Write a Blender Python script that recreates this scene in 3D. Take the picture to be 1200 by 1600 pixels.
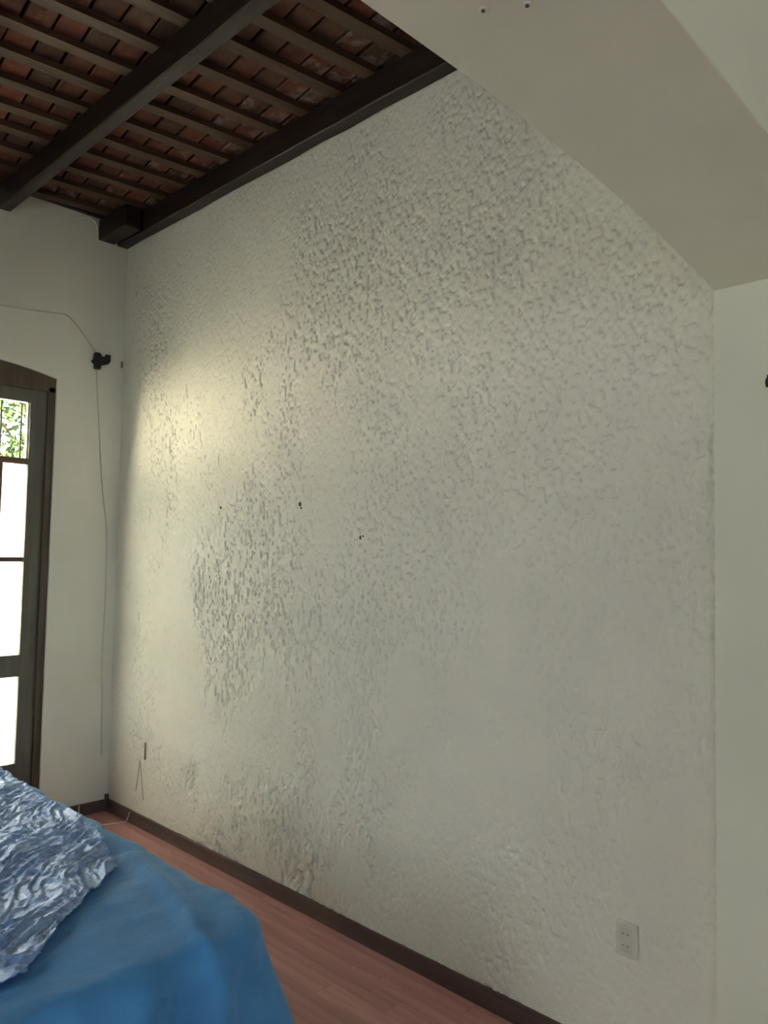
import bpy, bmesh, math, random
import numpy as np
from mathutils import Matrix, Vector

scene = bpy.context.scene
for o in list(bpy.data.objects):
    bpy.data.objects.remove(o, do_unlink=True)
C = scene.collection

# ------------------------------------------------------------------ camera
cam_d = bpy.data.cameras.new('camera')
cam = bpy.data.objects.new('camera', cam_d)
C.objects.link(cam)
cam_d.sensor_fit = 'VERTICAL'
cam_d.sensor_height = 36.0
cam_d.lens = 1225.94 / 1600 * 36.0
cam_d.clip_start = 0.02
R_ = (0.71073137, 0.70320771, 0.01896912)
U_ = (0.02592214, -0.05312743, 0.99825123)
F_ = (-0.70298575, 0.70899675, 0.05598798)
cam.matrix_world = Matrix(((R_[0], U_[0], -F_[0], 4.7592),
                           (R_[1], U_[1], -F_[1], -2.3743),
                           (R_[2], U_[2], -F_[2], 1.6253),
                           (0, 0, 0, 1)))
scene.camera = cam

# ------------------------------------------------------------------ world, sun, fill lights, exposure
world = bpy.data.worlds.new('sky')
scene.world = world
world.use_nodes = True
bg = world.node_tree.nodes['Background']
bg.inputs['Color'].default_value = (0.80, 0.91, 1.0, 1)
bg.inputs['Strength'].default_value = 5.0

sun_d = bpy.data.lights.new('sun', 'SUN')
sun_d.energy = 600.0
sun_d.color = (1.0, 0.92, 0.74)
sun_d.angle = math.radians(0.6)
sun = bpy.data.objects.new('sun', sun_d)
C.objects.link(sun)
sun.rotation_euler = Vector((-0.17, -0.55, -0.82)).to_track_quat('-Z', 'Y').to_euler()


def area(name, loc, direction, sx, sy, energy, color):
    d = bpy.data.lights.new(name, 'AREA')
    d.shape = 'RECTANGLE'
    d.size, d.size_y = sx, sy
    d.energy = energy
    d.color = color
    o = bpy.data.objects.new(name, d)
    C.objects.link(o)
    o.location = loc
    o.rotation_euler = Vector(direction).to_track_quat('-Z', 'Z').to_euler()
    return o


# added fill lights in two unseen openings of the room around the camera
area('fill_light', (12.16, -2.5, 1.65), (-1, 0, 0), 2.6, 1.7, 18, (0.94, 1.0, 0.88))
area('fill_light', (7.2, -5.66, 1.75), (0, 1, 0), 1.1, 1.5, 1.5, (0.94, 1.0, 0.88))
# added fill in the unseen opening of the wall facing the rough wall
area('fill_light', (3.0, -4.46, 1.65), (0, 1, 0), 1.4, 1.4, 6, (0.94, 1.0, 0.88))

vs = scene.view_settings
vs.view_transform = 'Standard'
vs.look = 'None'
vs.exposure = 0.05
vs.gamma = 1.0
vs.use_curve_mapping = False
scene.cycles.use_denoising = True
scene.cycles.sample_clamp_indirect = 60
scene.cycles.diffuse_bounces = 6
scene.cycles.max_bounces = 12
scene.cycles.transparent_max_bounces = 16

RNG = random.Random(7)


# ------------------------------------------------------------------ materials
def new_mat(name):
    m = bpy.data.materials.new(name)
    m.use_nodes = True
    nt = m.node_tree
    b = nt.nodes['Principled BSDF']
    return m, nt, b


def N(nt, t, **kw):
    n = nt.nodes.new(t)
    for k, v in kw.items():
        if k in n.inputs:
            n.inputs[k].default_value = v
        else:
            setattr(n, k, v)
    return n


def ramp(nt, stops, fac):
    r = nt.nodes.new('ShaderNodeValToRGB')
    el = r.color_ramp.elements
    while len(el) < len(stops):
        el.new(0.5)
    for e, (p, c) in zip(el, stops):
        e.position = p
        e.color = (*c, 1) if len(c) == 3 else c
    nt.links.new(fac, r.inputs['Fac'])
    return r


def coords(nt, scale=(1, 1, 1), kind='Object'):
    tc = nt.nodes.new('ShaderNodeTexCoord')
    mp = nt.nodes.new('ShaderNodeMapping')
    mp.inputs['Scale'].default_value = scale
    nt.links.new(tc.outputs[kind], mp.inputs['Vector'])
    return mp.outputs['Vector']


def noise(nt, vec, scale, detail=3, rough=0.55):
    n = nt.nodes.new('ShaderNodeTexNoise')
    n.inputs['Scale'].default_value = scale
    n.inputs['Detail'].default_value = detail
    n.inputs['Roughness'].default_value = rough
    nt.links.new(vec, n.inputs['Vector'])
    return n.outputs['Fac']


def math_n(nt, op, a, b=None, clamp=False):
    n = nt.nodes.new('ShaderNodeMath')
    n.operation = op
    n.use_clamp = clamp
    for i, v in enumerate((a, b)):
        if v is None:
            continue
        if isinstance(v, (int, float)):
            n.inputs[i].default_value = v
        else:
            nt.links.new(v, n.inputs[i])
    return n.outputs[0]


def bump(nt, b, height, dist, strength=1.0, prev=None):
    n = nt.nodes.new('ShaderNodeBump')
    n.inputs['Strength'].default_value = strength
    n.inputs['Distance'].default_value = dist
    nt.links.new(height, n.inputs['Height'])
    if prev is not None:
        nt.links.new(prev, n.inputs['Normal'])
    nt.links.new(n.outputs['Normal'], b.inputs['Normal'])
    return n.outputs['Normal']


def plaster(name, col_a, col_b, relief, fine, axis_scale=(1, 1, 1), rough=0.9):
    """Hand-trowelled lime plaster; relief > 0 adds coarse spatter in patches."""
    m, nt, b = new_mat(name)
    v = coords(nt)
    big = noise(nt, v, 1.6, 3)
    cr = ramp(nt, [(0.35, col_a), (0.68, col_b)], big)
    nt.links.new(cr.outputs['Color'], b.inputs['Base Color'])
    b.inputs['Roughness'].default_value = rough
    b.inputs['Specular IOR Level'].default_value = 0.25
    vv = coords(nt, axis_scale)
    wav = noise(nt, v, 7, 2)
    nrm = bump(nt, b, wav, 0.012 * fine, 0.5)
    fin = noise(nt, vv, 150, 3, 0.6)
    nrm = bump(nt, b, fin, 0.0009 * fine, 0.6, nrm)
    if relief:
        patch = ramp(nt, [(0.42, (0, 0, 0)), (0.66, (1, 1, 1))], noise(nt, coords(nt, (1, 1, 0.42)), 4.2, 5, 0.68))
        mp2 = nt.nodes.new('ShaderNodeVectorMath')
        mp2.operation = 'ADD'
        mp2.inputs[1].default_value = (3.7, 0.0, 5.1)
        nt.links.new(coords(nt, (1, 1, 0.5)), mp2.inputs[0])
        patch2 = ramp(nt, [(0.46, (0, 0, 0)), (0.66, (1, 1, 1))], noise(nt, mp2.outputs[0], 5.5, 5, 0.7))
        both = math_n(nt, 'MAXIMUM', patch.outputs['Color'], patch2.outputs['Color'])
        grain = ramp(nt, [(0.50, (0, 0, 0)), (0.66, (1, 1, 1))], noise(nt, vv, 57, 1.5, 0.5))
        g2 = ramp(nt, [(0.48, (0, 0, 0)), (0.70, (1, 1, 1))], noise(nt, vv, 120, 1, 0.5))
        h = math_n(nt, 'MULTIPLY', math_n(nt, 'ADD', grain.outputs['Color'], math_n(nt, 'MULTIPLY', g2.outputs['Color'], 0.5)), math_n(nt, 'ADD', both, 0.24))
        nrm = bump(nt, b, h, 0.0105 * relief, 1.0, nrm)
    return m


def wood(name, dark, light, axis=0, rough=0.55, scale=1.0, spec=0.4, vary=0.0):
    m, nt, b = new_mat(name)
    s = [26 * scale, 26 * scale, 26 * scale]
    s[axis] = 1.6 * scale
    v = coords(nt, tuple(s))
    n1 = noise(nt, v, 1.0, 5, 0.6)
    cr = ramp(nt, [(0.3, dark), (0.72, light)], n1)
    col = cr.outputs['Color']
    if vary:
        oi = nt.nodes.new('ShaderNodeObjectInfo')
        hs = nt.nodes.new('ShaderNodeHueSaturation')
        nt.links.new(col, hs.inputs['Color'])
        val = math_n(nt, 'ADD', math_n(nt, 'MULTIPLY', oi.outputs['Random'], vary), 1 - vary / 2)
        nt.links.new(val, hs.inputs['Value'])
        col = hs.outputs['Color']
    nt.links.new(col, b.inputs['Base Color'])
    b.inputs['Roughness'].default_value = rough
    b.inputs['Specular IOR Level'].default_value = spec
    bump(nt, b, n1, 0.003, 0.5)
    return m


def plain(name, col, rough=0.6, metal=0.0, spec=0.5):
    m, nt, b = new_mat(name)
    v = coords(nt)
    n1 = noise(nt, v, 30, 2)
    cr = ramp(nt, [(0.3, tuple(c * 0.88 for c in col)), (0.7, col)], n1)
    nt.links.new(cr.outputs['Color'], b.inputs['Base Color'])
    b.inputs['Roughness'].default_value = rough
    b.inputs['Metallic'].default_value = metal
    b.inputs['Specular IOR Level'].default_value = spec
    return m


def brick_mat(name, smear):
    m, nt, b = new_mat(name)
    v = coords(nt)
    oi = nt.nodes.new('ShaderNodeObjectInfo')
    off = nt.nodes.new('ShaderNodeVectorMath')
    off.operation = 'ADD'
    nt.links.new(v, off.inputs[0])
    sc = math_n(nt, 'MULTIPLY', oi.outputs['Random'], 37.0)
    nt.links.new(sc, off.inputs[1])
    base = ramp(nt, [(0.0, (0.070, 0.034, 0.017)), (0.3, (0.125, 0.036, 0.018)), (0.55, (0.185, 0.048, 0.024)),
                     (0.8, (0.10, 0.054, 0.027)), (1.0, (0.155, 0.038, 0.020))], oi.outputs['Random'])
    n1 = noise(nt, off.outputs[0], 14, 4, 0.65)
    mott = ramp(nt, [(0.3, (0.42, 0.42, 0.42)), (0.7, (0.92, 0.88, 0.84))], n1)
    mul = nt.nodes.new('ShaderNodeMix')
    mul.data_type = 'RGBA'
    mul.blend_type = 'MULTIPLY'
    mul.inputs[0].default_value = 1.0
    nt.links.new(base.outputs['Color'], mul.inputs[6])
    nt.links.new(mott.outputs['Color'], mul.inputs[7])
    n2 = noise(nt, off.outputs[0], 9, 4, 0.7)
    lim = ramp(nt, [(0.64 - smear, (0, 0, 0)), (0.76 - smear, (1, 1, 1))], n2)
    mx = nt.nodes.new('ShaderNodeMix')
    mx.data_type = 'RGBA'
    nt.links.new(math_n(nt, 'MULTIPLY', lim.outputs['Color'], 0.55 if smear else 0.25), mx.inputs[0])
    nt.links.new(mul.outputs[2], mx.inputs[6])
    mx.inputs[7].default_value = (0.26, 0.20, 0.165, 1)
    nt.links.new(mx.outputs[2], b.inputs['Base Color'])
    b.inputs['Roughness'].default_value = 0.9
    bump(nt, b, n1, 0.006, 0.7)
    return m


M_wall_rough = plaster('rough_plaster', (0.74, 0.71, 0.60), (0.80, 0.77, 0.66), 0.12, 0.7, (1, 1, 0.48))
M_wall = plaster('plaster', (0.70, 0.69, 0.61), (0.76, 0.75, 0.67), 0.0, 0.8)
M_arch = plaster('arch_plaster', (0.69, 0.69, 0.55), (0.74, 0.74, 0.60), 0.0, 0.30)
M_white_ceiling = plaster('white_ceiling', (0.75, 0.75, 0.70), (0.8, 0.8, 0.75), 0.0, 0.3)
M_beam = wood('beam_wood', (0.011, 0.0055, 0.004), (0.038, 0.022, 0.015), 0, 0.5)
M_batten = wood('batten_wood', (0.048, 0.024, 0.013), (0.100, 0.054, 0.030), 1, 0.6, vary=0.35)
M_deck = plain('dark_backing', (0.02, 0.012, 0.009), 0.95)  # plain dark backing above the bricks and under the planks
M_brick = brick_mat('roof_brick', 0.0)
M_brick_lime = brick_mat('limed_roof_brick', 0.16)
M_door_frame = wood('door_frame_wood', (0.060, 0.042, 0.030), (0.115, 0.085, 0.060), 2, 0.5)
M_leaf = wood('door_leaf_wood', (0.085, 0.080, 0.062), (0.140, 0.132, 0.105), 2, 0.45)
M_muntin = wood('glazing_bar_wood', (0.10, 0.045, 0.028), (0.17, 0.085, 0.055), 1, 0.5)
M_floor = wood('floor_wood', (0.36, 0.168, 0.152), (0.60, 0.31, 0.28), 0, 0.42, 1.0, 0.4, vary=0.28)
M_base = wood('baseboard_wood', (0.065, 0.039, 0.033), (0.14, 0.086, 0.073), 0, 0.45)
M_black = plain('black_plastic', (0.014, 0.013, 0.011), 0.5)
M_iron = plain('black_iron', (0.03, 0.03, 0.03), 0.6, 0.6)
M_cable_wall = plain('painted_cable', (0.62, 0.61, 0.51), 0.7)
M_cable_white = plain('white_cable', (0.70, 0.66, 0.58), 0.5)
M_dark_wire = plain('grey_wire', (0.24, 0.22, 0.18), 0.7)
M_plate = plain('outlet_plastic', (0.66, 0.64, 0.55), 0.45)
M_insert = plain('outlet_insert', (0.60, 0.58, 0.49), 0.45)
M_hole = plain('dark_hole', (0.10, 0.085, 0.06), 0.9)
M_rim = plain('rim_plaster', (0.82, 0.80, 0.74), 0.8)
M_patio = plaster('lawn', (0.010, 0.014, 0.006), (0.018, 0.022, 0.010), 0.0, 2.0)
M_garden = plaster('garden_wall_paint', (0.86, 0.84, 0.78), (0.90, 0.88, 0.82), 0.0, 0.8)
M_bounce = plaster('bounce_wall_paint', (0.66, 0.63, 0.55), (0.72, 0.69, 0.60), 0.0, 0.8)
M_bark = wood('bark', (0.05, 0.035, 0.02), (0.14, 0.10, 0.07), 2, 0.9)

def leaf_mat(name, dark, light):
    m, nt, b = new_mat(name)
    cr = ramp(nt, [(0.3, dark), (0.7, light)], noise(nt, coords(nt), 3.0, 3))
    nt.links.new(cr.outputs['Color'], b.inputs['Base Color'])
    b.inputs['Roughness'].default_value = 0.5
    tr = nt.nodes.new('ShaderNodeBsdfTranslucent')
    nt.links.new(cr.outputs['Color'], tr.inputs['Color'])
    mx = nt.nodes.new('ShaderNodeMixShader')
    mx.inputs[0].default_value = 0.4
    nt.links.new(b.outputs[0], mx.inputs[1])
    nt.links.new(tr.outputs[0], mx.inputs[2])
    nt.links.new(mx.outputs[0], nt.nodes['Material Output'].inputs['Surface'])
    return m


M_foliage = leaf_mat('leaves', (0.018, 0.040, 0.008), (0.050, 0.080, 0.018))
M_blocker = leaf_mat('blocker_leaves', (0.008, 0.016, 0.004), (0.020, 0.032, 0.008))

M_glass = bpy.data.materials.new('window_glass')
M_glass.use_nodes = True
nt = M_glass.node_tree
nt.nodes.remove(nt.nodes['Principled BSDF'])
t_ = nt.nodes.new('ShaderNodeBsdfTransparent')
t_.inputs['Color'].default_value = (0.96, 0.98, 0.97, 1)
g_ = nt.nodes.new('ShaderNodeBsdfGlossy')
g_.inputs['Roughness'].default_value = 0.02
fr = nt.nodes.new('ShaderNodeLayerWeight')
fr.inputs['Blend'].default_value = 0.5
sch = math_n(nt, 'ADD', math_n(nt, 'MULTIPLY', math_n(nt, 'POWER', fr.outputs['Facing'], 5.0), 0.9), 0.05, True)
mx = nt.nodes.new('ShaderNodeMixShader')
nt.links.new(sch, mx.inputs[0])
nt.links.new(t_.outputs[0], mx.inputs[1])
nt.links.new(g_.outputs[0], mx.inputs[2])
nt.links.new(mx.outputs[0], nt.nodes['Material Output'].inputs['Surface'])

M_frost = bpy.data.materials.new('frosted_glass')
M_frost.use_nodes = True
nt = M_frost.node_tree
nt.nodes.remove(nt.nodes['Principled BSDF'])
d_ = nt.nodes.new('ShaderNodeBsdfTranslucent')
d_.inputs['Color'].default_value = (0.89, 0.94, 1.0, 1)
g_ = nt.nodes.new('ShaderNodeBsdfGlossy')
g_.inputs['Roughness'].default_value = 0.25
mx = nt.nodes.new('ShaderNodeMixShader')
mx.inputs[0].default_value = 0.05
nt.links.new(d_.outputs[0], mx.inputs[1])
nt.links.new(g_.outputs[0], mx.inputs[2])
nt.links.new(mx.outputs[0], nt.nodes['Material Output'].inputs['Surface'])

M_cloth, nt, b = new_mat('blue_cloth')
v = coords(nt)
n1 = noise(nt, v, 5, 4, 0.6)
cr = ramp(nt, [(0.3, (0.042, 0.215, 0.50)), (0.7, (0.066, 0.275, 0.59))], n1)
nt.links.new(cr.outputs['Color'], b.inputs['Base Color'])
b.inputs['Roughness'].default_value = 0.75
b.inputs['Sheen Weight'].default_value = 0.35
b.inputs['Sheen Roughness'].default_value = 0.4
b.inputs['Sheen Tint'].default_value = (0.65, 0.80, 1.0, 1)
nr = bump(nt, b, noise(nt, coords(nt, (1.0, 0.45, 1.0)), 13, 4, 0.6), 0.03, 0.28)
bump(nt, b, noise(nt, v, 420, 2), 0.001, 0.35, nr)

M_foil, nt, b = new_mat('crinkled_plastic')
v = coords(nt)
n1 = noise(nt, v, 6, 4, 0.6)
cr = ramp(nt, [(0.3, (0.13, 0.28, 0.64)), (0.7, (0.31, 0.46, 0.76))], n1)
nt.links.new(cr.outputs['Color'], b.inputs['Base Color'])
b.inputs['Metallic'].default_value = 0.12
b.inputs['Roughness'].default_value = 0.40
b.inputs['Specular IOR Level'].default_value = 0.7
bump(nt, b, noise(nt, v, 55, 3, 0.6), 0.01, 0.5)


# ------------------------------------------------------------------ mesh helpers
def obj(name, bm, mat, parent=None, smooth=False):
    me = bpy.data.meshes.new(name)
    bmesh.ops.recalc_face_normals(bm, faces=bm.faces)
    if smooth:
        for f in bm.faces:
            f.smooth = True
    bm.to_mesh(me)
    bm.free()
    me.materials.append(mat)
    o = bpy.data.objects.new(name, me)
    C.objects.link(o)
    if parent is not None:
        o.parent = parent
    return o


def link_mesh(name, me, parent=None):
    o = bpy.data.objects.new(name, me)
    C.objects.link(o)
    if parent is not None:
        o.parent = parent
    return o


def empty(name, loc=(0, 0, 0)):
    o = bpy.data.objects.new(name, None)
    C.objects.link(o)
    o.location = loc
    o.empty_display_size = 0.1
    return o


def tag(o, label=None, cat=None, group=None, kind=None):
    if label:
        o['label'] = label
    if cat:
        o['category'] = cat
    if group:
        o['group'] = group
    if kind:
        o['kind'] = kind
    return o


def box(bm, x0, x1, y0, y1, z0, z1, bevel=0.0):
    x0, x1 = min(x0, x1), max(x0, x1)
    y0, y1 = min(y0, y1), max(y0, y1)
    z0, z1 = min(z0, z1), max(z0, z1)
    vs_ = [bm.verts.new(p) for p in ((x0, y0, z0), (x1, y0, z0), (x1, y1, z0), (x0, y1, z0),
                                     (x0, y0, z1), (x1, y0, z1), (x1, y1, z1), (x0, y1, z1))]
    fs = [bm.faces.new([vs_[i] for i in f]) for f in ((0, 3, 2, 1), (4, 5, 6, 7), (0, 1, 5, 4), (1, 2, 6, 5), (2, 3, 7, 6), (3, 0, 4, 7))]
    if bevel:
        es = {e for f in fs for e in f.edges}
        bmesh.ops.bevel(bm, geom=list(es), offset=bevel, segments=2, affect='EDGES', profile=0.6)
    return vs_


def bx(*a, bevel=0.0):
    bm = bmesh.new()
    box(bm, *a, bevel=bevel)
    return bm


def tube(pts, r, seg=8, closed=False):
    bm = bmesh.new()
    pts = [Vector(p) for p in pts]
    rings = []
    prev = None
    for i, p in enumerate(pts):
        d = (pts[min(i + 1, len(pts) - 1)] - pts[max(i - 1, 0)]).normalized()
        ref = Vector((0, 0, 1)) if abs(d.z) < 0.9 else Vector((0, 1, 0))
        if prev is None:
            a = d.cross(ref).normalized()
        else:
            a = (prev - d * prev.dot(d)).normalized()
        prev = a
        c = d.cross(a)
        rings.append([bm.verts.new(p + a * (r * math.cos(t)) + c * (r * math.sin(t)))
                      for t in [2 * math.pi * k / seg for k in range(seg)]])
    for r0, r1 in zip(rings, rings[1:]):
        for k in range(seg):
            bm.faces.new((r0[k], r0[(k + 1) % seg], r1[(k + 1) % seg], r1[k]))
    bm.faces.new(rings[0][::-1])
    bm.faces.new(rings[-1])
    return bm


def smooth_path(pts, n=6):
    P = [Vector(p) for p in pts]
    out = []
    for i in range(len(P) - 1):
        p0, p1, p2, p3 = P[max(i - 1, 0)], P[i], P[i + 1], P[min(i + 2, len(P) - 1)]
        for k in range(n):
            t = k / n
            out.append(0.5 * ((2 * p1) + (p2 - p0) * t + (2 * p0 - 5 * p1 + 4 * p2 - p3) * t * t + (3 * p1 - p0 - 3 * p2 + p3) * t ** 3))
    out.append(P[-1])
    return out


def prism(poly, axis, a, b):
    """Extrude a 2-D polygon along an axis (0: (y,z) polygon, 1: (x,z), 2: (x,y))."""
    bm = bmesh.new()

    def pt(q, w):
        return {0: (w, q[0], q[1]), 1: (q[0], w, q[1]), 2: (q[0], q[1], w)}[axis]
    A = [bm.verts.new(pt(q, a)) for q in poly]
    B = [bm.verts.new(pt(q, b)) for q in poly]
    bm.faces.new(A[::-1])
    bm.faces.new(B)
    n = len(poly)
    for i in range(n):
        bm.faces.new((A[i], A[(i + 1) % n], B[(i + 1) % n], B[i]))
    return bm


def struct(name, bm, mat, smooth=False):
    return tag(obj(name, bm, mat, None, smooth), kind='structure')


def vnoise(P, scale, seed):
    """Smooth value noise on 2-D points."""
    r3 = np.random.default_rng(seed)
    G = r3.uniform(-1, 1, (256, 256))
    q = P * scale + 100
    i = np.floor(q).astype(int)
    f = q - i
    f = f * f * (3 - 2 * f)
    g = lambda a, b: G[a % 256, b % 256]
    return ((g(i[:, 0], i[:, 1]) * (1 - f[:, 0]) + g(i[:, 0] + 1, i[:, 1]) * f[:, 0]) * (1 - f[:, 1])
            + (g(i[:, 0], i[:, 1] + 1) * (1 - f[:, 0]) + g(i[:, 0] + 1, i[:, 1] + 1) * f[:, 0]) * f[:, 1])


# ------------------------------------------------------------------ room shell
H = 3.60          # underside of the ceiling beams
ZB = 3.732        # underside of the battens
ROOM_Y = -4.4     # wall facing the rough wall
AX0, AX1 = 3.845, 4.205   # the arch wall
JY = -0.096       # arch jamb beside the rough wall

# the big rough-plastered wall
# (its trowelled spatter is real relief: a fine grid pushed in and out by a few millimetres)
SX, SZ = 0.004, 0.0042
gx = np.arange(-0.01, AX0 + 0.021, SX)
gz = np.arange(-0.06, 3.80, SZ)
GX, GZ = np.meshgrid(gx, gz, indexing='ij')
PX = np.stack([GX.ravel(), GZ.ravel()], 1)
sstep = lambda v, a, b: (lambda t: t * t * (3 - 2 * t))(np.clip((v - a) / (b - a), 0, 1))
grain = vnoise(PX * np.array([1.0, 0.58]), 75, 201) + 0.45 * vnoise(PX * np.array([1.0, 0.6]), 125, 202)
patch = (vnoise(PX * np.array([1.0, 0.5]), 2.6, 203) + 0.7 * vnoise(PX * np.array([1.0, 0.45]), 6.3, 204)
         + 0.45 * vnoise(PX * np.array([1.0, 0.5]), 14.0, 205))
for bx_, bz_ in [(2.22, 2.74), (2.74, 2.84), (3.11, 2.91), (2.95, 1.9), (2.56, 1.76), (1.61, 1.52), (1.92, 1.17), (1.25, 0.9), (1.94, 0.64), (1.86, 0.31), (2.25, 0.38), (3.2, 1.84), (3.34, 1.33), (2.77, 1.11), (3.28, 2.42), (1.11, 1.33), (2.39, 2.23), (3.34, 0.92)]:
    patch = patch + 0.75 * np.exp(-((PX[:, 0] - bx_) / 0.24) ** 2 - ((PX[:, 1] - bz_) / 0.34) ** 2)
patch = patch - 0.8 * sstep(PX[:, 1] - 0.42 * PX[:, 0], 2.05, 2.75)      # smooth strip under the ceiling
patch = patch - 0.5 * sstep(-PX[:, 1], -0.45, -0.15)
mask = 0.22 + 0.80 * sstep(patch, -0.40, 0.75)
mask *= 0.88 + 0.12 * sstep(-PX[:, 0], -3.3, -1.9)          # the trowel work gets smoother towards the arch
relief = (0.0024 * sstep(grain, 0.05, 0.60) - 0.0075 * sstep(-grain, 0.30, 0.72)) * mask
relief += 0.0035 * vnoise(PX, 2.2, 206) + 0.0016 * vnoise(PX * np.array([1, 0.6]), 11, 207) + 0.0005 * vnoise(PX, 80, 208)
nx, nz = GX.shape
VW = np.stack([GX.ravel(), -relief, GZ.ravel()], 1)
iw = np.arange(nx * nz).reshape(nx, nz)
FW = np.stack([iw[:-1, :-1], iw[1:, :-1], iw[1:, 1:], iw[:-1, 1:]], -1).reshape(-1, 4)
slab = [(-0.25, 0.012, -0.1), (AX0 + 0.02, 0.012, -0.1), (AX0 + 0.02, 0.3, -0.1), (-0.25, 0.3, -0.1),
        (-0.25, 0.012, 4.0), (AX0 + 0.02, 0.012, 4.0), (AX0 + 0.02, 0.3, 4.0), (-0.25, 0.3, 4.0)]
n0 = len(VW)
VW = np.concatenate([VW, np.array(slab)])
FW = np.concatenate([FW, n0 + np.array([(0, 3, 2, 1), (4, 5, 6, 7), (0, 1, 5, 4), (1, 2, 6, 5), (2, 3, 7, 6), (3, 0, 4, 7)])])
me = bpy.data.meshes.new('wall_back')
me.vertices.add(len(VW))
me.vertices.foreach_set('co', VW.astype(np.float32).ravel())
me.loops.add(FW.size)
me.loops.foreach_set('vertex_index', FW.astype(np.int32).ravel())
me.polygons.add(len(FW))
me.polygons.foreach_set('loop_start', np.arange(0, FW.size, 4, dtype=np.int32))
sm = np.ones(len(FW), bool)
sm[-6:] = False
me.polygons.foreach_set('use_smooth', sm)
me.update(calc_edges=True)
me.validate()
me.materials.append(M_wall_rough)
wall_back = tag(link_mesh('wall_back', me), kind='structure')

# door wall: built round the arched doorway
DY0, DY1, DYC = -0.424, -1.496, -0.96


def door_arch(y):
    return 2.734 - 0.237 * (y - DYC) ** 2


bm = bmesh.new()
ys = [DY0 + (DY1 - DY0) * i / 24 for i in range(25)]
TOP = 4.0


def quad(*p):
    bm.faces.new([bm.verts.new(q) for q in p])


for x in (0.0, -0.25):
    quad((x, 0.0, -0.1), (x, DY0, -0.1), (x, DY0, TOP), (x, 0.0, TOP))
    quad((x, DY1, -0.1), (x, ROOM_Y, -0.1), (x, ROOM_Y, TOP), (x, DY1, TOP))
    quad((x, DY0, -0.1), (x, DY1, -0.1), (x, DY1, 0.0), (x, DY0, 0.0))
    for a, c in zip(ys, ys[1:]):
        quad((x, a, door_arch(a)), (x, c, door_arch(c)), (x, c, TOP), (x, a, TOP))
for a, c in zip(ys, ys[1:]):
    quad((0, a, door_arch(a)), (0, c, door_arch(c)), (-0.25, c, door_arch(c)), (-0.25, a, door_arch(a)))
for y in (DY0, DY1):
    quad((0, y, 0), (0, y, door_arch(y)), (-0.25, y, door_arch(y)), (-0.25, y, 0))
quad((0, DY0, 0), (0, DY1, 0), (-0.25, DY1, 0), (-0.25, DY0, 0))
quad((0, 0, TOP), (0, ROOM_Y, TOP), (-0.25, ROOM_Y, TOP), (-0.25, 0, TOP))
quad((0, 0, -.1), (0, ROOM_Y, -.1), (-0.25, ROOM_Y, -.1), (-0.25, 0, -.1))
quad((0, ROOM_Y, -.1), (0, ROOM_Y, TOP), (-0.25, ROOM_Y, TOP), (-0.25, ROOM_Y, -.1))
quad((0, 0, -.1), (0, 0, TOP), (-0.25, 0, TOP), (-0.25, 0, -.1))
bmesh.ops.remove_doubles(bm, verts=bm.verts, dist=1e-5)
wall_left = struct('wall_left', bm, M_wall)

# arch wall between this room and the one the camera stands in
ACY = -1.33


AEND = -4.2       # far jamb of the wide basket arch


def arch_z(y):
    d = max(0.0, y - ACY, (JY + AEND - ACY) - y)
    return 2.536 - 0.0755 * d ** 2


bm = bmesh.new()
ys = [JY + (AEND - JY) * i / 80 for i in range(81)]
jit = random.Random(3)
zz = [arch_z(y) + jit.uniform(-0.0003, 0.0003) for y in ys]
EY = AEND
FAR_Y = -5.6
for x in (AX0, AX1):
    quad((x, 0.0, -0.1), (x, JY, -0.1), (x, JY, TOP), (x, 0.0, TOP))
    quad((x, EY, -0.1), (x, FAR_Y, -0.1), (x, FAR_Y, TOP), (x, EY, TOP))
    for (a, za), (c, zc) in zip(zip(ys, zz), list(zip(ys, zz))[1:]):
        quad((x, a, za), (x, c, zc), (x, c, TOP), (x, a, TOP))
for (a, za), (c, zc) in zip(zip(ys, zz), list(zip(ys, zz))[1:]):
    quad((AX0, a, za), (AX0, c, zc), (AX1, c, zc), (AX1, a, za))
for y, z in ((JY, zz[0]), (EY, zz[-1])):
    quad((AX0, y, -0.1), (AX0, y, z), (AX1, y, z), (AX1, y, -0.1))
quad((AX0, 0, TOP), (AX0, FAR_Y, TOP), (AX1, FAR_Y, TOP), (AX1, 0, TOP))
quad((AX0, FAR_Y, -.1), (AX0, FAR_Y, TOP), (AX1, FAR_Y, TOP), (AX1, FAR_Y, -.1))
quad((AX0, 0, -.1), (AX0, 0, TOP), (AX1, 0, TOP), (AX1, 0, -.1))
bmesh.ops.remove_doubles(bm, verts=bm.verts, dist=1e-5)
wall_right = struct('wall_right', bm, M_arch)
bv = wall_right.modifiers.new('soft_arris', 'BEVEL')
bv.width = 0.004
bv.segments = 3
bv.limit_method = 'ANGLE'
bv.angle_limit = math.radians(50)


# the room behind the camera (closed, two openings added for fill light)
RX1 = 12.1
CZ = 3.4
struct('wall_side', bx(AX1 - 0.01, RX1 + 0.25, -0.02, 0.25, -0.1, 4.0), M_wall)


def wall_with_hole(name, axis, pos, thick, u0, u1, hu0, hu1, hz0, hz1):
    bm_ = bmesh.new()
    for a, c, z0, z1 in ((u0, hu0, -0.1, 4.0), (hu1, u1, -0.1, 4.0), (hu0, hu1, -0.1, hz0), (hu0, hu1, hz1, 4.0)):
        if axis == 0:
            box(bm_, pos, pos + thick, a, c, z0, z1)
        else:
            box(bm_, a, c, pos - thick, pos, z0, z1)
    return struct(name, bm_, M_wall)


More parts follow.
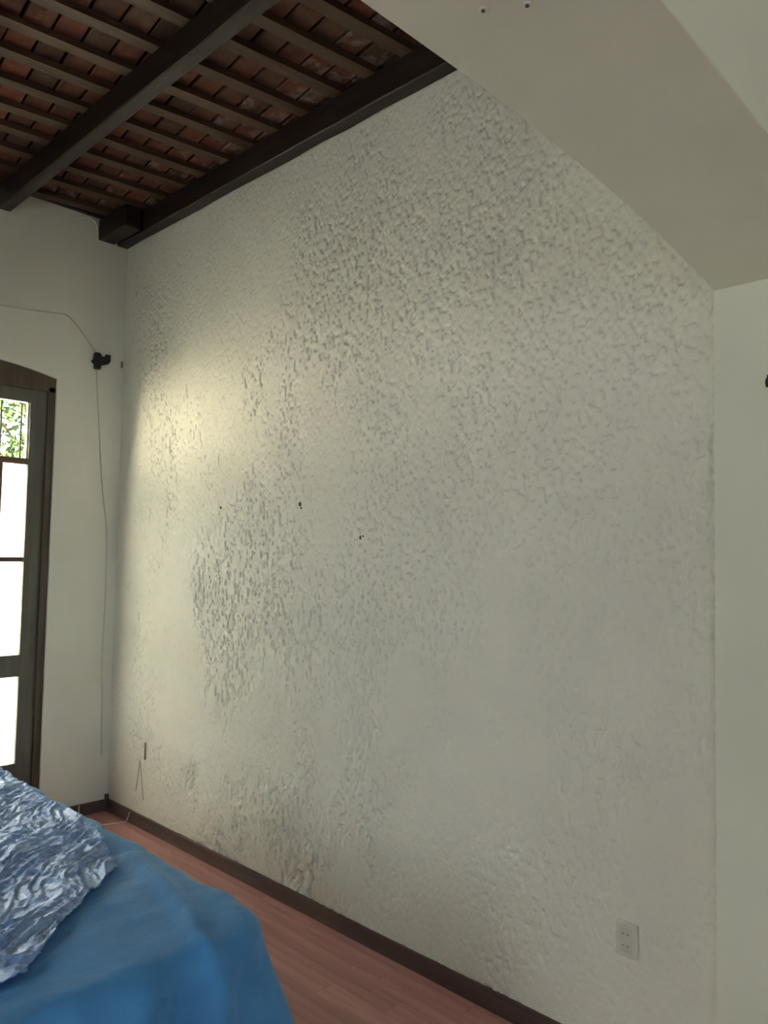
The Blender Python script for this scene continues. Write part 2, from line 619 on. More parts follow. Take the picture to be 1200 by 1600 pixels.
wall_with_hole('wall_front', 1, ROOM_Y, 0.2, -0.25, AX0 + 0.01, 2.3, 3.7, 0.95, 2.35)  # opening added to let fill light onto the rough wall
wall_with_hole('wall_camera_side', 0, RX1, 0.25, -5.85, 0.25, -3.8, -1.2, 0.8, 2.5)
wall_with_hole('wall_camera_back', 1, -5.6, 0.25, AX1 - 0.4, RX1 + 0.25, 6.65, 7.75, 1.0, 2.5)
struct('ceiling_camera_room', bx(AX1 - 0.01, RX1 + 1.0, -6.2, 0.25, CZ, CZ + 0.15), M_white_ceiling)  # overhang past the outer wall added to keep sun off the opening's sill

# ------------------------------------------------------------------ floor of planks
floor = struct('floor', bx(-0.25, RX1 + 0.25, -5.85, 0.3, -0.12, -0.02), M_deck)
PW = 0.095
r_ = random.Random(11)
shared = {}
placed = 0
rest = bmesh.new()
y = -0.012
row = 0
while y > -5.5:
    x = 0.005 - r_.uniform(0.0, 0.8)
    while x < 12.0:
        L = r_.choice((0.6, 0.8, 1.0, 1.25))
        a, c = max(x, 0.005), min(x + L, 12.05)
        if c - a > 0.03:
            near = a < AX1 + 0.2 and y > -2.7
            if near and placed < 300:
                key = round(c - a, 3)
                if key not in shared:
                    bm2 = bx(-(c - a) / 2 + 0.0006, (c - a) / 2 - 0.0006, -PW / 2 + 0.0006, PW / 2 - 0.0006, -0.022, 0.0, bevel=0.0)
                    bmesh.ops.recalc_face_normals(bm2, faces=bm2.faces)
                    me = bpy.data.meshes.new('plank')
                    bm2.to_mesh(me)
                    bm2.free()
                    me.materials.append(M_floor)
                    shared[key] = me
                o = link_mesh('plank', shared[key], floor)
                o.location = ((a + c) / 2, y - PW / 2, r_.uniform(-0.0006, 0))
                placed += 1
            else:
                box(rest, a + 0.0012, c - 0.0012, y - PW + 0.0012, y - 0.0012, -0.022, 0.0)
        x += L
    y -= PW
    row += 1
o = obj('plank_field', rest, M_floor, floor)
o['kind'] = 'stuff'

# baseboards
struct('baseboard_back', bx(0.0, AX0, -0.014, 0.004, -0.005, 0.072, bevel=0.003), M_base)
bm = bx(-0.004, 0.014, DY0, -0.014, -0.005, 0.068, bevel=0.003)
struct('baseboard_left', bm, M_base)
bm = bx(0.0, 0.022, -0.022, 0.0, -0.005, 0.10, bevel=0.003)
tag(obj('corner_block', bm, M_base), 'small dark wooden corner block where the two baseboards meet', 'trim block')

# ------------------------------------------------------------------ ceiling: deck, battens, bricks
ceiling = struct('ceiling', bx(-0.25, AX0 + 0.05, ROOM_Y - 0.2, 0.3, ZB + 0.11, ZB + 0.30), M_deck)
SKEW = 0.115
BP = [0.085, 0.27, 0.456, 0.64, 0.814, 0.997, 1.186, 1.361, 1.555, 1.752, 1.929, 2.115, 2.30, 2.485, 2.67, 2.855, 3.04]
BP = [1.2 * v for v in BP]
BW, BH = 0.066, 0.029
Y_A, Y_B = 0.0, ROOM_Y


def batten_x(i, y):
    return BP[i] + SKEW * (y + 0.588)


for i in range(len(BP)):
    bm = bmesh.new()
    r2 = random.Random(100 + i)
    n = 10
    rows = []
    for k in range(n + 1):
        yy = Y_A + (Y_B - Y_A) * k / n
        xe = batten_x(i, yy)
        xe = min(xe, AX0 - 0.002)
        w = BW + r2.uniform(-0.004, 0.004)
        z0 = ZB + r2.uniform(-0.003, 0.003)
        x0 = max(xe - w, 0.001)
        xe = max(xe, x0 + 0.012)
        rows.append([bm.verts.new(p) for p in ((x0, yy, z0), (xe, yy, z0), (xe, yy, ZB + BH), (x0, yy, ZB + BH))])
    for a, c in zip(rows, rows[1:]):
        for k in range(4):
            bm.faces.new((a[k], a[(k + 1) % 4], c[(k + 1) % 4], c[k]))
    bm.faces.new(rows[0])
    bm.faces.new(rows[-1][::-1])
    obj('batten', bm, M_batten, ceiling)
# wall strip on the door wall
obj('batten', bx(0.0, 0.030, -0.03, Y_B, ZB + 0.004, ZB + BH, bevel=0.003), M_beam, ceiling)

# bricks: each spans two battens; a row runs between each pair
BRICK_D = 0.117
brick_meshes = []
for k in range(10):
    r2 = random.Random(500 + k)
    bm = bmesh.new()
    L2, D2, T2 = 0.112, BRICK_D / 2 - 0.0035, 0.022
    vs_ = box(bm, -L2, L2, -D2, D2, 0.0, 2 * T2)
    for v_ in vs_:
        v_.co.x += r2.uniform(-0.003, 0.003)
        v_.co.y += r2.uniform(-0.0028, 0.0018) * (1 if v_.co.y > 0 else -1)
        if v_.co.z < 0.01:
            v_.co.z += r2.uniform(-0.002, 0.004)
    low = [e for e in bm.edges if all(v_.co.z < 0.015 for v_ in e.verts)]
    bmesh.ops.bevel(bm, geom=low, offset=0.005, segments=1, affect='EDGES')
    bmesh.ops.recalc_face_normals(bm, faces=bm.faces)
    me = bpy.data.meshes.new('brick')
    bm.to_mesh(me)
    bm.free()
    me.materials.append(M_brick)
    ml = me.copy()
    ml.materials.clear()
    ml.materials.append(M_brick_lime)
    brick_meshes.append((me, ml))

rest = bmesh.new()
nb = 0
edges_x = [0.0] + BP
for i in range(len(BP) + 1):
    r2 = random.Random(900 + i)
    yy = -0.012 - r2.uniform(0.0, 0.09)
    first = True
    yy0 = yy + BRICK_D
    while yy0 > Y_B + 0.05:
        yc = yy0 - BRICK_D / 2
        if i == 0:
            xa, xb = 0.0, batten_x(0, yc) - BW * 0.5
        elif i == len(BP):
            xa, xb = batten_x(i - 1, yc) - BW * 0.5, AX0
        else:
            xa, xb = batten_x(i - 1, yc) - BW * 0.5, batten_x(i, yc) - BW * 0.5
        xc, wx = (xa + xb) / 2, (xb - xa)
        if wx > 0.03 and yc < -0.004:
            visible = yc > -1.55
            zc = ZB + BH + r2.uniform(0.0, 0.004)
            if visible and nb < 290:
                limed = yc > -0.30 or (i <= 1 and yc > -0.75) or (yc > -0.25 and r2.random() < 0.35)
                o = link_mesh('brick', r2.choice(brick_meshes)[1 if limed else 0], ceiling)
                o.location = (xc, yc, zc)
                o.rotation_euler = (0, 0, -math.atan(SKEW) + r2.uniform(-0.012, 0.012))
                o.scale = (wx / 0.228, 1, 1)
                nb += 1
            else:
                box(rest, xc - wx * 0.48, xc + wx * 0.48, yc - BRICK_D / 2 + 0.004, yc + BRICK_D / 2 - 0.004, zc, zc + 0.044)
        yy0 -= BRICK_D + r2.uniform(0.0, 0.006)
o = obj('brick_field', rest, M_brick, ceiling)
o['kind'] = 'stuff'


def beam(y0, y1, label, x1=AX0, z0=H, seed=0):
    bm_ = bmesh.new()
    n = 18
    r2 = random.Random(seed)
    rows_ = []
    c = 0.006
    for k in range(n + 1):
        x = 0.0 + x1 * k / n
        dz, dy = r2.uniform(-0.003, 0.003), r2.uniform(-0.003, 0.003)
        a, d = y0 + dy * 0.6, y1 - dy * 0.6
        rows_.append([bm_.verts.new(p) for p in ((x, a - c * 0, ZB), (x, a, z0 + dz + c), (x, a - c, z0 + dz), (x, d + c, z0 + dz), (x, d, z0 + dz + c), (x, d, ZB))])
    for p, q in zip(rows_, rows_[1:]):
        for k in range(6):
            bm_.faces.new((p[k], p[(k + 1) % 6], q[(k + 1) % 6], q[k]))
    bm_.faces.new(rows_[0])
    bm_.faces.new(rows_[-1][::-1])
    return tag(obj('ceiling_beam', bm_, M_beam), label, 'beam', 'dark ceiling beams')


beam(0.0, -0.074, 'dark brown timber beam lying along the top of the rough plaster wall', seed=1)
beam(-0.742, -0.812, 'dark brown timber beam crossing the brick ceiling in mid span, ending over the glazed door', seed=2)
beam(-1.50, -1.57, 'dark timber ceiling beam above the bed, next after the one over the door', seed=3)
beam(-2.26, -2.33, 'dark timber ceiling beam above the near side of the bed', seed=4)
beam(-3.02, -3.09, 'dark timber ceiling beam over the floor past the bed', seed=5)
beam(-3.80, -3.87, 'dark timber ceiling beam nearest the wall opposite the rough one', seed=6)

# short timber stub in the corner
bm = bx(0.0, 0.35, -0.205, -0.095, H - 0.002, ZB - 0.002, bevel=0.008)
tag(obj('timber_stub', bm, M_beam), 'short dark timber stub end in the corner beside the wall beam', 'timber block')

# plaster lip round the stub
LIP = [(0.003, -0.343, 3.690), (0.004, -0.316, 3.714), (0.004, -0.275, 3.726), (0.004, -0.237, 3.714), (0.004, -0.216, 3.685), (0.003, -0.208, 3.637), (0.003, -0.206, 3.606)]
bm = tube(smooth_path(LIP, 5), 0.005, 8)
obj('plaster_lip', bm, M_wall, wall_left, True)

# ------------------------------------------------------------------ glazed double door
door = tag(empty('door_1', (0, DYC, 0)), kind='structure')


def dpart(name, bm_, mat, parent=door, smooth=False):
    o_ = obj(name, bm_, mat, None, smooth)
    o_.parent = parent
    o_.matrix_parent_inverse = Matrix.Translation((0, -DYC, 0))
    return o_


FX0, FX1 = -0.115, -0.018
HEAD = 2.583
dpart('door_jamb', bx(FX0, FX1, DY0, DY0 - 0.043, 0.0, HEAD + 0.03, bevel=0.003), M_door_frame)
dpart('door_jamb', bx(FX0, FX1, DY1 + 0.043, DY1, 0.0, HEAD + 0.03, bevel=0.003), M_door_frame)
poly = [(DY0, HEAD)] + [(DY0 + (DY1 - DY0) * k / 16, door_arch(DY0 + (DY1 - DY0) * k / 16) + 0.004) for k in range(17)] + [(DY1, HEAD)]
dpart('door_head', prism(poly, 0, FX0, FX1), M_door_frame)
LX0, LX1 = -0.080, -0.038


def leaf(sgn):
    """One glazed leaf; sgn=+1 is the leaf next to the rough wall."""
    lf = empty('door_leaf', (0, 0, 0))
    lf.parent = door
    Yf = lambda a: DYC + sgn * a
    out, inn = 0.494, 0.001

    def lp(name, *a, mat=M_leaf, bevel=0.003):
        o_ = obj(name, bx(*a, bevel=bevel), mat, lf)
        return o_

    def B(name, a0, a1, z0, z1, x0=LX0, x1=LX1, mat=M_leaf, bevel=0.003):
        return lp(name, x0, x1, sgn * a0, sgn * a1, z0, z1, mat=mat, bevel=bevel)
    B('stile', out, 0.398, 0.012, HEAD + 0.004)
    B('stile', 0.095, inn, 0.012, HEAD + 0.004)
    B('top_rail', 0.398, 0.095, 2.503, HEAD + 0.004)
    B('cross_rail', 0.398, 0.095, 2.130, 2.166, mat=M_muntin)
    B('cross_rail', 0.398, 0.095, 0.876, 1.003)
    B('bottom_rail', 0.398, 0.095, 0.012, 0.372)
    B('glazing_bar', 0.398, 0.095, 1.550, 1.578, LX0 + 0.008, LX1 - 0.006, M_muntin, 0.002)
    B('glazing_bar', 0.258, 0.236, 1.003, 2.130, LX0 + 0.008, LX1 - 0.006, M_muntin, 0.002)
    B('glazing_bar', 0.258, 0.236, 0.372, 0.876, LX0 + 0.008, LX1 - 0.006, M_muntin, 0.002)
    # putty/glazing beads down the stile edge
    B('glazing_bead', 0.398, 0.388, 2.166, 2.503, LX0 + 0.004, LX1 - 0.012, M_rim, 0.001)
    xg = -0.060
    for a0, a1, z0, z1 in ((0.398, 0.095, 2.166, 2.503),
                           (0.398, 0.258, 1.578, 2.130), (0.236, 0.095, 1.578, 2.130),
                           (0.398, 0.258, 1.003, 1.550), (0.236, 0.095, 1.003, 1.550),
                           (0.398, 0.258, 0.372, 0.876), (0.236, 0.095, 0.372, 0.876)):
        bm_ = bmesh.new()
        bm_.faces.new([bm_.verts.new(p) for p in ((xg, sgn * a0, z0), (xg, sgn * a1, z0), (xg, sgn * a1, z1), (xg, sgn * a0, z1))])
        obj('pane', bm_, M_glass if z0 > 2.1 else M_frost, lf)
    return lf


leaf(1)
leaf(-1)
for k in range(9):
    yb = -0.568 - 0.117 * k
    if yb > DY1 + 0.05:
        dpart('window_bar', tube([(-0.16, yb, 2.10), (-0.16, yb, door_arch(yb) - 0.002)], 0.0055, 8), M_iron)
dpart('window_bar', tube([(-0.16, DY0, 2.12), (-0.16, DY1, 2.12)], 0.007, 8), M_iron)

# ------------------------------------------------------------------ outside: patio, garden wall, trees
struct('ground', bx(-14, -0.25, -12, 12, -0.2, -0.03), M_patio)
bm = bx(-3.4, -3.2, -2.3, 9, -0.03, 2.38)
box(bm, -3.46, -3.14, -2.3, 9, 2.38, 2.45)
tag(obj('garden_wall', bm, M_garden), 'sunlit white garden wall behind the frosted lower door panes', 'wall')
bm = bx(-3.2, -0.25, -2.30, -2.12, -0.03, 2.62)  # unseen wall added to bounce sunlight through the door onto the rough wall
box(bm, -3.2, -0.25, -2.36, -2.06, 2.62, 2.69)
tag(obj('garden_wall', bm, M_bounce), 'cream side wall added unseen beside the patio to bounce sunlight indoors', 'wall')


def tree(loc, h, rad, label, seed):
    root = tag(empty('tree', loc), label, 'tree', 'trees behind the garden wall')
    r2 = np.random.default_rng(seed)
    pts = [(0, 0, 0), (0.1, 0.05, h * 0.35), (-0.05, 0.1, h * 0.6), (0.05, 0.0, h * 0.85)]
    obj('trunk', tube(smooth_path(pts, 4), 0.13, 10), M_bark, root)
    for k in range(6):
        t = k / 6 * 2 * math.pi + seed
        e = (math.cos(t) * rad * 0.7, math.sin(t) * rad * 0.7, h * (0.65 + 0.08 * (k % 3)))
        obj('branch', tube(smooth_path([(0, 0, h * 0.4), (e[0] * 0.45, e[1] * 0.45, h * 0.53), e], 4), 0.04, 6), M_bark, root)
    n = 5200
    d = r2.normal(size=(n, 3))
    d /= np.linalg.norm(d, axis=1)[:, None]
    rr_ = r2.uniform(0.25, 1.0, n) ** 0.5
    c = d * rr_[:, None] * np.array([rad, rad, h * 0.36]) + np.array([0, 0, h * 0.66])
    a = r2.normal(size=(n, 3))
    a /= np.linalg.norm(a, axis=1)[:, None]
    b_ = np.cross(a, r2.normal(size=(n, 3)))
    b_ /= np.linalg.norm(b_, axis=1)[:, None]
    L = r2.uniform(0.06, 0.12, n)[:, None]
    W = L * 0.36
    V = np.empty((n, 4, 3))
    V[:, 0] = c - a * L
    V[:, 1] = c + b_ * W
    V[:, 2] = c + a * L
    V[:, 3] = c - b_ * W
    me = bpy.data.meshes.new('foliage')
    me.from_pydata(V.reshape(-1, 3).tolist(), [], np.arange(4 * n).reshape(-1, 4).tolist())
    me.materials.append(M_foliage)
    f = link_mesh('foliage', me, root)
    f['kind'] = 'stuff'


def hedge_blocker(x0, x1, y0, y1, z1, label, seed):
    root = tag(empty('hedge_blocker', ((x0 + x1) / 2, (y0 + y1) / 2, -0.03)), label, 'hedge_blocker')
    r2 = np.random.default_rng(seed)
    n = 13000
    c = r2.uniform(-0.5, 0.5, (n, 3)) * np.array([x1 - x0, y1 - y0, 0]) + np.array([0, 0, 1.0]) * r2.uniform(0, z1 + 0.03, n)[:, None]
    a = r2.normal(size=(n, 3))
    a /= np.linalg.norm(a, axis=1)[:, None]
    b_ = np.cross(a, r2.normal(size=(n, 3)))
    b_ /= np.linalg.norm(b_, axis=1)[:, None]
    L = r2.uniform(0.04, 0.08, n)[:, None]
    V_ = np.stack([c - a * L, c + b_ * L * 0.45, c + a * L, c - b_ * L * 0.45], 1)
    me_ = bpy.data.meshes.new('foliage')
    me_.from_pydata(V_.reshape(-1, 3).tolist(), [], np.arange(4 * n).reshape(-1, 4).tolist())
    me_.materials.append(M_blocker)
    f_ = link_mesh('foliage', me_, root)
    f_['kind'] = 'stuff'
    for k in range(8):
        px = (x1 - x0) * ((k + 0.5) / 8 - 0.5)
        obj('stem', tube([(px, 0, 0), (px + 0.03, 0.02, z1 * 0.5), (px, -0.02, z1 * 0.9)], 0.02, 6), M_bark, root)


hedge_blocker(-3.0, -0.5, -1.96, -1.68, 1.95, 'clipped green leaf screen added to block light off the lower side wall', 21)  # unseen leaf screen, added so only the wall's upper strip lights the room
tree((-7.2, 2.9, -0.03), 5.6, 2.1, 'leafy green tree seen through the top door pane', 3)
tree((-7.6, -1.6, -0.03), 5.2, 1.9, 'leafy green tree behind the garden wall, hidden by the door leaf', 5)

# ------------------------------------------------------------------ cloth-covered bed
BX0, BX1, BY0, BY1, BZ = 0.72, 3.07, -2.52, -0.988, 0.645
cx, cy = (BX0 + BX1) / 2, (BY0 + BY1) / 2
hx, hy = (BX1 - BX0) / 2, (BY1 - BY0) / 2
rg = np.random.default_rng(5)


def top_height(X, Y):
    """Height of the soft bed top over plan points (before the edge roll)."""
    P = np.stack([X, Y], 1)
    z = BZ + 0.006 * vnoise(P, 2.2, 1) + 0.004 * vnoise(P, 6, 2)
    # a crease pulled towards the far foot corner
    line = np.array([(2.36, -1.09), (2.664, -1.135), (2.858, -1.175), (2.99, -1.225), (3.17, -1.30)])
    dm = np.full(len(P), 9.0)
    for a, b in zip(line, line[1:]):
        t = np.clip(((P - a) @ (b - a)) / ((b - a) @ (b - a)), 0, 1)
        dm = np.minimum(dm, np.linalg.norm(P - a - t[:, None] * (b - a), axis=1))
    return z + 0.003 * vnoise(P * np.array([1.0, 0.5]), 15, 63) + 0.022 * np.exp(-(dm / 0.030) ** 2) - 0.010 * np.exp(-(dm / 0.09) ** 2)


ER = 0.070      # roll-over radius of the edge
CR = 0.11       # plan corner radius
NP = 520
tt = np.linspace(0, 1, NP, endpoint=False)
# perimeter of a rounded rectangle (inner rectangle + normal)
per = []
ax_, ay_ = hx - CR, hy - CR
segs = [('l', (ax_, -ay_), (ax_, ay_), (1, 0)), ('c', (ax_, ay_), 0), ('l', (ax_, ay_), (-ax_, ay_), (0, 1)), ('c', (-ax_, ay_), 90),
        ('l', (-ax_, ay_), (-ax_, -ay_), (-1, 0)), ('c', (-ax_, -ay_), 180), ('l', (-ax_, -ay_), (ax_, -ay_), (0, -1)), ('c', (ax_, -ay_), 270)]
lens = [2 * ay_, CR * 1.5708, 2 * ax_, CR * 1.5708] * 2
tot = sum(lens)
for t in tt * tot:
    k = 0
    while t > lens[k]:
        t -= lens[k]
        k += 1
    s = segs[k]
    if s[0] == 'l':
        f = t / lens[k]
        per.append((s[1][0] + (s[2][0] - s[1][0]) * f, s[1][1] + (s[2][1] - s[1][1]) * f, s[3][0], s[3][1], 0.0))
    else:
        th = math.radians(s[2]) + t / CR
        per.append((s[1][0], s[1][1], math.cos(th), math.sin(th), math.sin(math.pi * t / lens[k])))
per = np.array(per)
arc = tt * tot
verts, faces = [], []
rings = []


def fold(s):
    return (0.55 * np.sin(2 * np.pi * s / 0.31 + 0.6) + 0.45 * np.sin(2 * np.pi * s / 0.173 + 2.1 * np.sin(s * 2.3))
            + 0.35 * np.sin(2 * np.pi * s / 0.52 + 1.0))


# top rings (inset), edge roll, skirt
insets = list(np.linspace(hy - 0.001, ER + 0.01, 46))
for d in insets:
    q = np.clip((hy - d) / hy, 0, 1)
    sx = (hx - d) / hx
    sy = (hy - d) / hy
    X = (per[:, 0] + CR * per[:, 2]) * sx
    Y = (per[:, 1] + CR * per[:, 3]) * sy
    rings.append(np.stack([X + cx, Y + cy, top_height(X + cx, Y + cy)], 1))
base = rings[-1]
for a in np.linspace(0, math.pi / 2, 11)[1:]:
    d = ER + 0.01
    X0 = base[:, 0] + per[:, 2] * (ER * math.sin(a) + 0.01 * math.sin(a))
    Y0 = base[:, 1] + per[:, 3] * (ER * math.sin(a) + 0.01 * math.sin(a))
    w = 0.022 * (math.sin(a) ** 2) * fold(arc)
    rings.append(np.stack([X0 + per[:, 2] * w, Y0 + per[:, 3] * w, base[:, 2] - ER * (1 - math.cos(a))], 1))
last = rings[-1]
for h in np.linspace(0, 1, 34)[1:]:
    zl = last[:, 2] * (1 - h) + 0.006 * h
    corner = per[:, 4]
    flare = 0.17 * h * (0.55 + 0.7 * corner) + 0.03 * math.sin(h * 2)
    w = (0.022 + 0.075 * h ** 0.7) * fold(arc + 0.05 * h) * (0.75 + 0.6 * corner) - 0.022 * fold(arc) * (0.75 + 0.6 * corner)
    PS = np.stack([arc * 15, np.full(NP, h * 3.0)], 1)
    off = flare + w + 0.006 * vnoise(PS, 1.0, 61) + 0.004 * vnoise(PS, 2.3, 62)
    rings.append(np.stack([last[:, 0] + per[:, 2] * off, last[:, 1] + per[:, 3] * off, zl], 1))
V = np.concatenate(rings)
Fc = []
for i in range(len(rings) - 1):
    for k in range(NP):
        Fc.append((i * NP + k, i * NP + (k + 1) % NP, (i + 1) * NP + (k + 1) % NP, (i + 1) * NP + k))
me = bpy.data.meshes.new('bed_cover')
me.from_pydata(V.tolist(), [], Fc)
bm = bmesh.new()
bm.from_mesh(me)
bpy.data.meshes.remove(me)
bmesh.ops.remove_doubles(bm, verts=bm.verts, dist=0.0008)
cover = tag(obj('bed_cover', bm, M_cloth, None, True), 'plain blue cloth draped over the bed down to the wooden floor', 'bed cover')

# crinkled plastic sheet on top of it
poly = [(0.776, -1.070), (1.145, -1.045), (1.383, -1.055), (1.606, -1.080), (1.831, -1.071), (2.134, -1.102), (2.315, -1.132), (2.437, -1.165),
        (2.578, -1.31), (2.648, -1.379), (2.734, -1.477), (2.794, -1.526), (2.84, -1.567), (2.902, -1.635), (2.91, -1.70), (2.88, -1.90),
        (2.80, -2.36), (0.80, -2.36)]
PA = np.array(poly)


def inside(X, Y):
    c = np.zeros(X.shape, bool)
    n = len(PA)
    j = n - 1
    for i in range(n):
        xi, yi = PA[i]
        xj, yj = PA[j]
        hit = ((yi > Y) != (yj > Y)) & (X < (xj - xi) * (Y - yi) / (yj - yi + 1e-12) + xi)
        c ^= hit
        j = i
    return c


st = 0.0048
gx = np.arange(0.76, 2.96, st)
gy = np.arange(-2.38, -1.0, st)
GX, GY = np.meshgrid(gx, gy, indexing='ij')
X, Y = GX.ravel().copy(), GY.ravel().copy()
P = np.stack([X, Y], 1)
# ragged outline
Xw = X + 0.007 * vnoise(P, 14, 31) + 0.003 * vnoise(P, 40, 32)
Yw = Y + 0.007 * vnoise(P, 14, 33) + 0.003 * vnoise(P, 40, 34)
keep = inside(Xw, Yw).reshape(GX.shape)
# creases run mostly across the bed, pulled along one direction
th = math.radians(134)
A = np.stack([X * math.cos(th) + Y * math.sin(th), -X * math.sin(th) + Y * math.cos(th)], 1)
A2 = A + 0.05 * np.stack([vnoise(P, 5, 41), vnoise(P, 5, 42)], 1)
ridge = lambda q, s, sd: np.maximum(0, 1 - np.abs(vnoise(q, s, sd)) * 2.4) ** 1.6
h = (0.010 * ridge(A2 * np.array([0.30, 1.25]), 14, 51) + 0.0085 * ridge(A2 * np.array([0.36, 1.3]), 30, 52)
     + 0.005 * ridge(A2 * np.array([0.5, 1.2]), 60, 53) + 0.005 * vnoise(A2 * np.array([0.4, 1.2]), 9, 54))
Z = top_height(X, Y) + 0.014 + h
# follow the rolled edge of the bed
dx = np.minimum(BX1 - X, X - BX0)
dy = np.minimum(BY1 - Y, Y - BY0)
dd = np.clip(ER + 0.01 - np.minimum(dx, dy), 0, ER)
Z -= ER - np.sqrt(np.maximum(ER ** 2 - dd ** 2, 0))
nx, ny = GX.shape
idx = np.arange(nx * ny).reshape(nx, ny)
k4 = keep[:-1, :-1] & keep[1:, :-1] & keep[:-1, 1:] & keep[1:, 1:]
Fq = np.stack([idx[:-1, :-1], idx[1:, :-1], idx[1:, 1:], idx[:-1, 1:]], -1)[k4]
me = bpy.data.meshes.new('plastic_sheet')
me.from_pydata(np.stack([X, Y, Z], 1).tolist(), [], Fq.tolist())
bm = bmesh.new()
bm.from_mesh(me)
bpy.data.meshes.remove(me)
bmesh.ops.delete(bm, geom=[v_ for v_ in bm.verts if not v_.link_faces], context='VERTS')
sheet = tag(obj('plastic_sheet', bm, M_foil, None, True), 'crinkled shiny silvery blue plastic sheet lying on the blue bed cover', 'plastic sheet')
so = sheet.modifiers.new('thickness', 'SOLIDIFY')
so.thickness = 0.0015
so.offset = 1

# ------------------------------------------------------------------ things on the walls
# black bracket by the door with its painted cables
br = tag(empty('wall_bracket', (0.0, -0.16, 2.83)), 'small black forked bracket screwed to the wall right of the glazed door', 'bracket')


def brp(name, poly_, x0, x1):
    bm_ = prism(poly_, 0, x0, x1)
    bmesh.ops.bevel(bm_, geom=list(bm_.edges), offset=0.002, segments=1, affect='EDGES')
    o_ = obj(name, bm_, M_black, br)
    return o_


brp('back_plate', [(-0.045, 0.042), (-0.012, 0.042), (-0.002, 0.024), (0.0, -0.02), (-0.008, -0.062), (-0.042, -0.062), (-0.050, 0.0)], 0.0, 0.03)
brp('fork_arm', [(-0.01, 0.022), (0.028, 0.022), (0.030, 0.042), (0.058, 0.042), (0.058, 0.0), (0.044, -0.018), (0.012, -0.030), (-0.01, -0.03)], 0.002, 0.026)
brp('side_knob', [(-0.065, -0.012), (-0.045, -0.004), (-0.045, -0.03), (-0.058, -0.026)], 0.004, 0.024)

cab = tube(smooth_path([(0.004, -0.83, 3.031), (0.004, -0.775, 3.034), (0.004, -0.58, 3.052), (0.004, -0.43, 3.068), (0.004, -0.375, 3.064),
                        (0.004, -0.30, 3.0), (0.004, -0.235, 2.925), (0.004, -0.195, 2.878)], 6), 0.0045, 6)
tag(obj('wall_cable', cab, M_cable_wall, None, True), 'thin painted cable running from the black bracket up over the door', 'cable')
cab = tube(smooth_path([(0.004, -0.185, 2.765), (0.004, -0.165, 2.55), (0.004, -0.148, 2.354), (0.004, -0.118, 2.05), (0.004, -0.078, 1.78),
                        (0.004, -0.070, 1.586), (0.004, -0.067, 1.30), (0.004, -0.072, 0.95), (0.004, -0.060, 0.62), (0.004, -0.053, 0.344)], 6), 0.0035, 6)
tag(obj('wall_cable', cab, M_cable_wall, None, True), 'thin painted cable hanging down the wall below the black bracket', 'cable')
bm = bx(0.0, 0.010, -0.022, -0.010, 2.81, 2.85, bevel=0.003)
tag(obj('wall_peg', bm, M_dark_wire), 'tiny dark peg in the corner right of the black bracket', 'peg')

# floor cable between the rough wall and the bed
cab = tube(smooth_path([(0.326, -0.018, 0.068), (0.305, -0.026, 0.010), (0.29, -0.05, 0.004), (0.276, -0.103, 0.004), (0.24, -0.17, 0.004),
                        (0.15, -0.22, 0.004), (0.09, -0.215, 0.006), (0.04, -0.20, 0.03), (0.017, -0.19, 0.066)], 6), 0.0032, 6)
tag(obj('floor_cable', cab, M_cable_white, None, True), 'thin white cable looping across the dark floor in the far corner', 'cable')

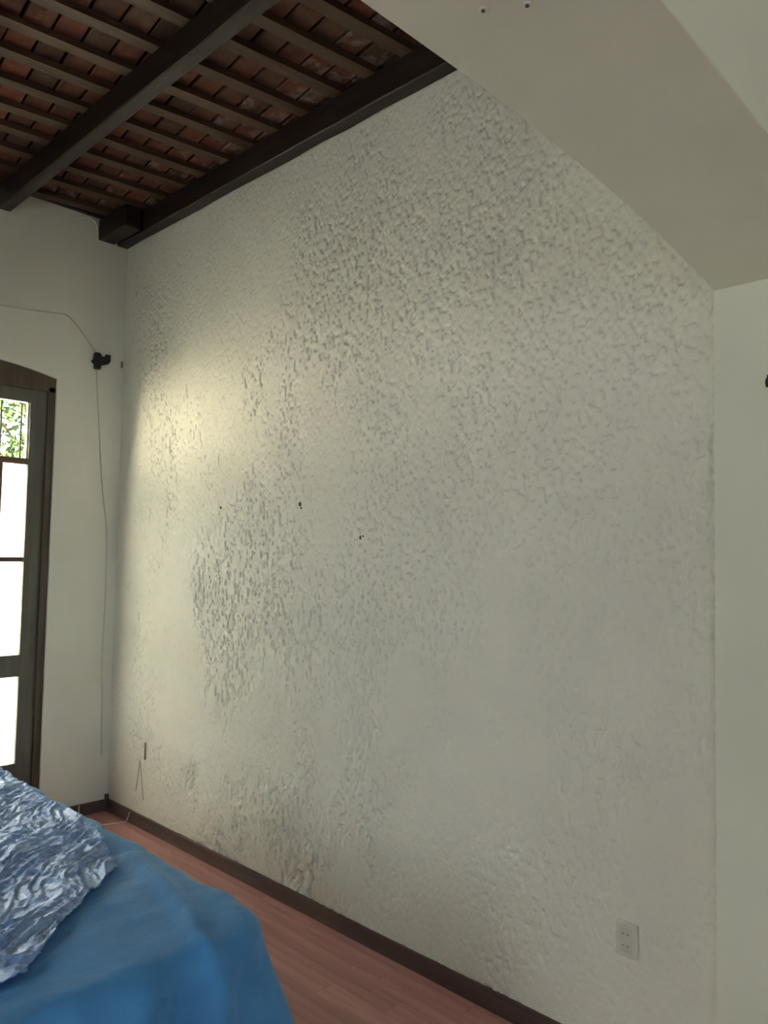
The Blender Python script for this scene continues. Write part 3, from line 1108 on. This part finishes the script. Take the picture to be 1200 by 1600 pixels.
# wire and slit low on the rough wall
w_ = tube([(0.371, -0.007, 0.199), (0.392, -0.007, 0.30), (0.404, -0.007, 0.383), (0.412, -0.007, 0.37), (0.436, -0.007, 0.27), (0.465, -0.007, 0.164)], 0.0017, 6)
tag(obj('bent_wire', w_, M_dark_wire, None, True), 'thin grey wire bent to an inverted V on the rough wall near the corner', 'wire')
w_ = bx(0.455, 0.463, -0.009, 0.001, 0.397, 0.497, bevel=0.002)
tag(obj('wall_strip', w_, M_dark_wire), 'short dark upright strip just above the bent wire on the rough wall', 'strip')

# outlet plate
ol = tag(empty('wall_outlet', (3.528, 0.0, 0.431)), 'off-white electric outlet plate low on the rough wall', 'outlet')
obj('cover_plate', bx(-0.036, 0.036, -0.011, 0.002, -0.053, 0.053, bevel=0.004), M_plate, ol)
ins = obj('socket_insert', bx(-0.020, 0.018, -0.0135, -0.009, -0.038, 0.038, bevel=0.002), M_insert, ol)
for zc in (0.018, -0.018):
    for xc in (-0.010, 0.006):
        obj('slot', bx(xc - 0.0035, xc + 0.0035, -0.0142, -0.0128, zc - 0.002, zc + 0.002), M_dark_wire, ins)


def disc(r, d, seg=12):
    bm_ = bmesh.new()
    bmesh.ops.create_cone(bm_, cap_ends=True, segments=seg, radius1=r, radius2=r * 0.8, depth=d)
    return bm_


for x, z, r in ((1.174, 1.868, 0.008), (1.844, 1.864, 0.0125), (2.269, 1.704, 0.011), (2.285, 1.71, 0.006), (1.855, 1.845, 0.006)):
    o = obj('nail_hole', disc(r * 0.75, 0.004, 9), M_hole, wall_back)
    o.location = (x, -0.006, z)
    o.rotation_euler = (math.radians(90), 0, 0.3)
    o.scale = (0.8, 1.25, 1)
for x, y in ((3.981, -1.378), (4.041, -1.338)):
    rim = obj('screw_hole', disc(0.008, 0.003, 14), M_rim, wall_right)
    rim.location = (x, y, arch_z(y) - 0.0005)
    c_ = obj('hole', disc(0.0036, 0.004, 10), M_hole, rim)
    c_.location = (0, 0, -0.0015)
    rim.rotation_euler = (0, 0, 0)

# hook on the arch jamb, cut by the right edge of the picture
hk = tag(empty('wall_hook', (3.998, JY, 2.132)), 'small dark hook on the arch jamb at the right edge of the picture', 'hook')
obj('plate', bx(-0.006, 0.016, -0.006, 0.002, -0.016, 0.016, bevel=0.002), M_iron, hk)
obj('hook_arm', tube(smooth_path([(0.005, 0, 0.004), (0.005, -0.03, 0.0), (0.005, -0.04, -0.012), (0.005, -0.034, -0.024)], 4), 0.0035, 8), M_iron, hk)
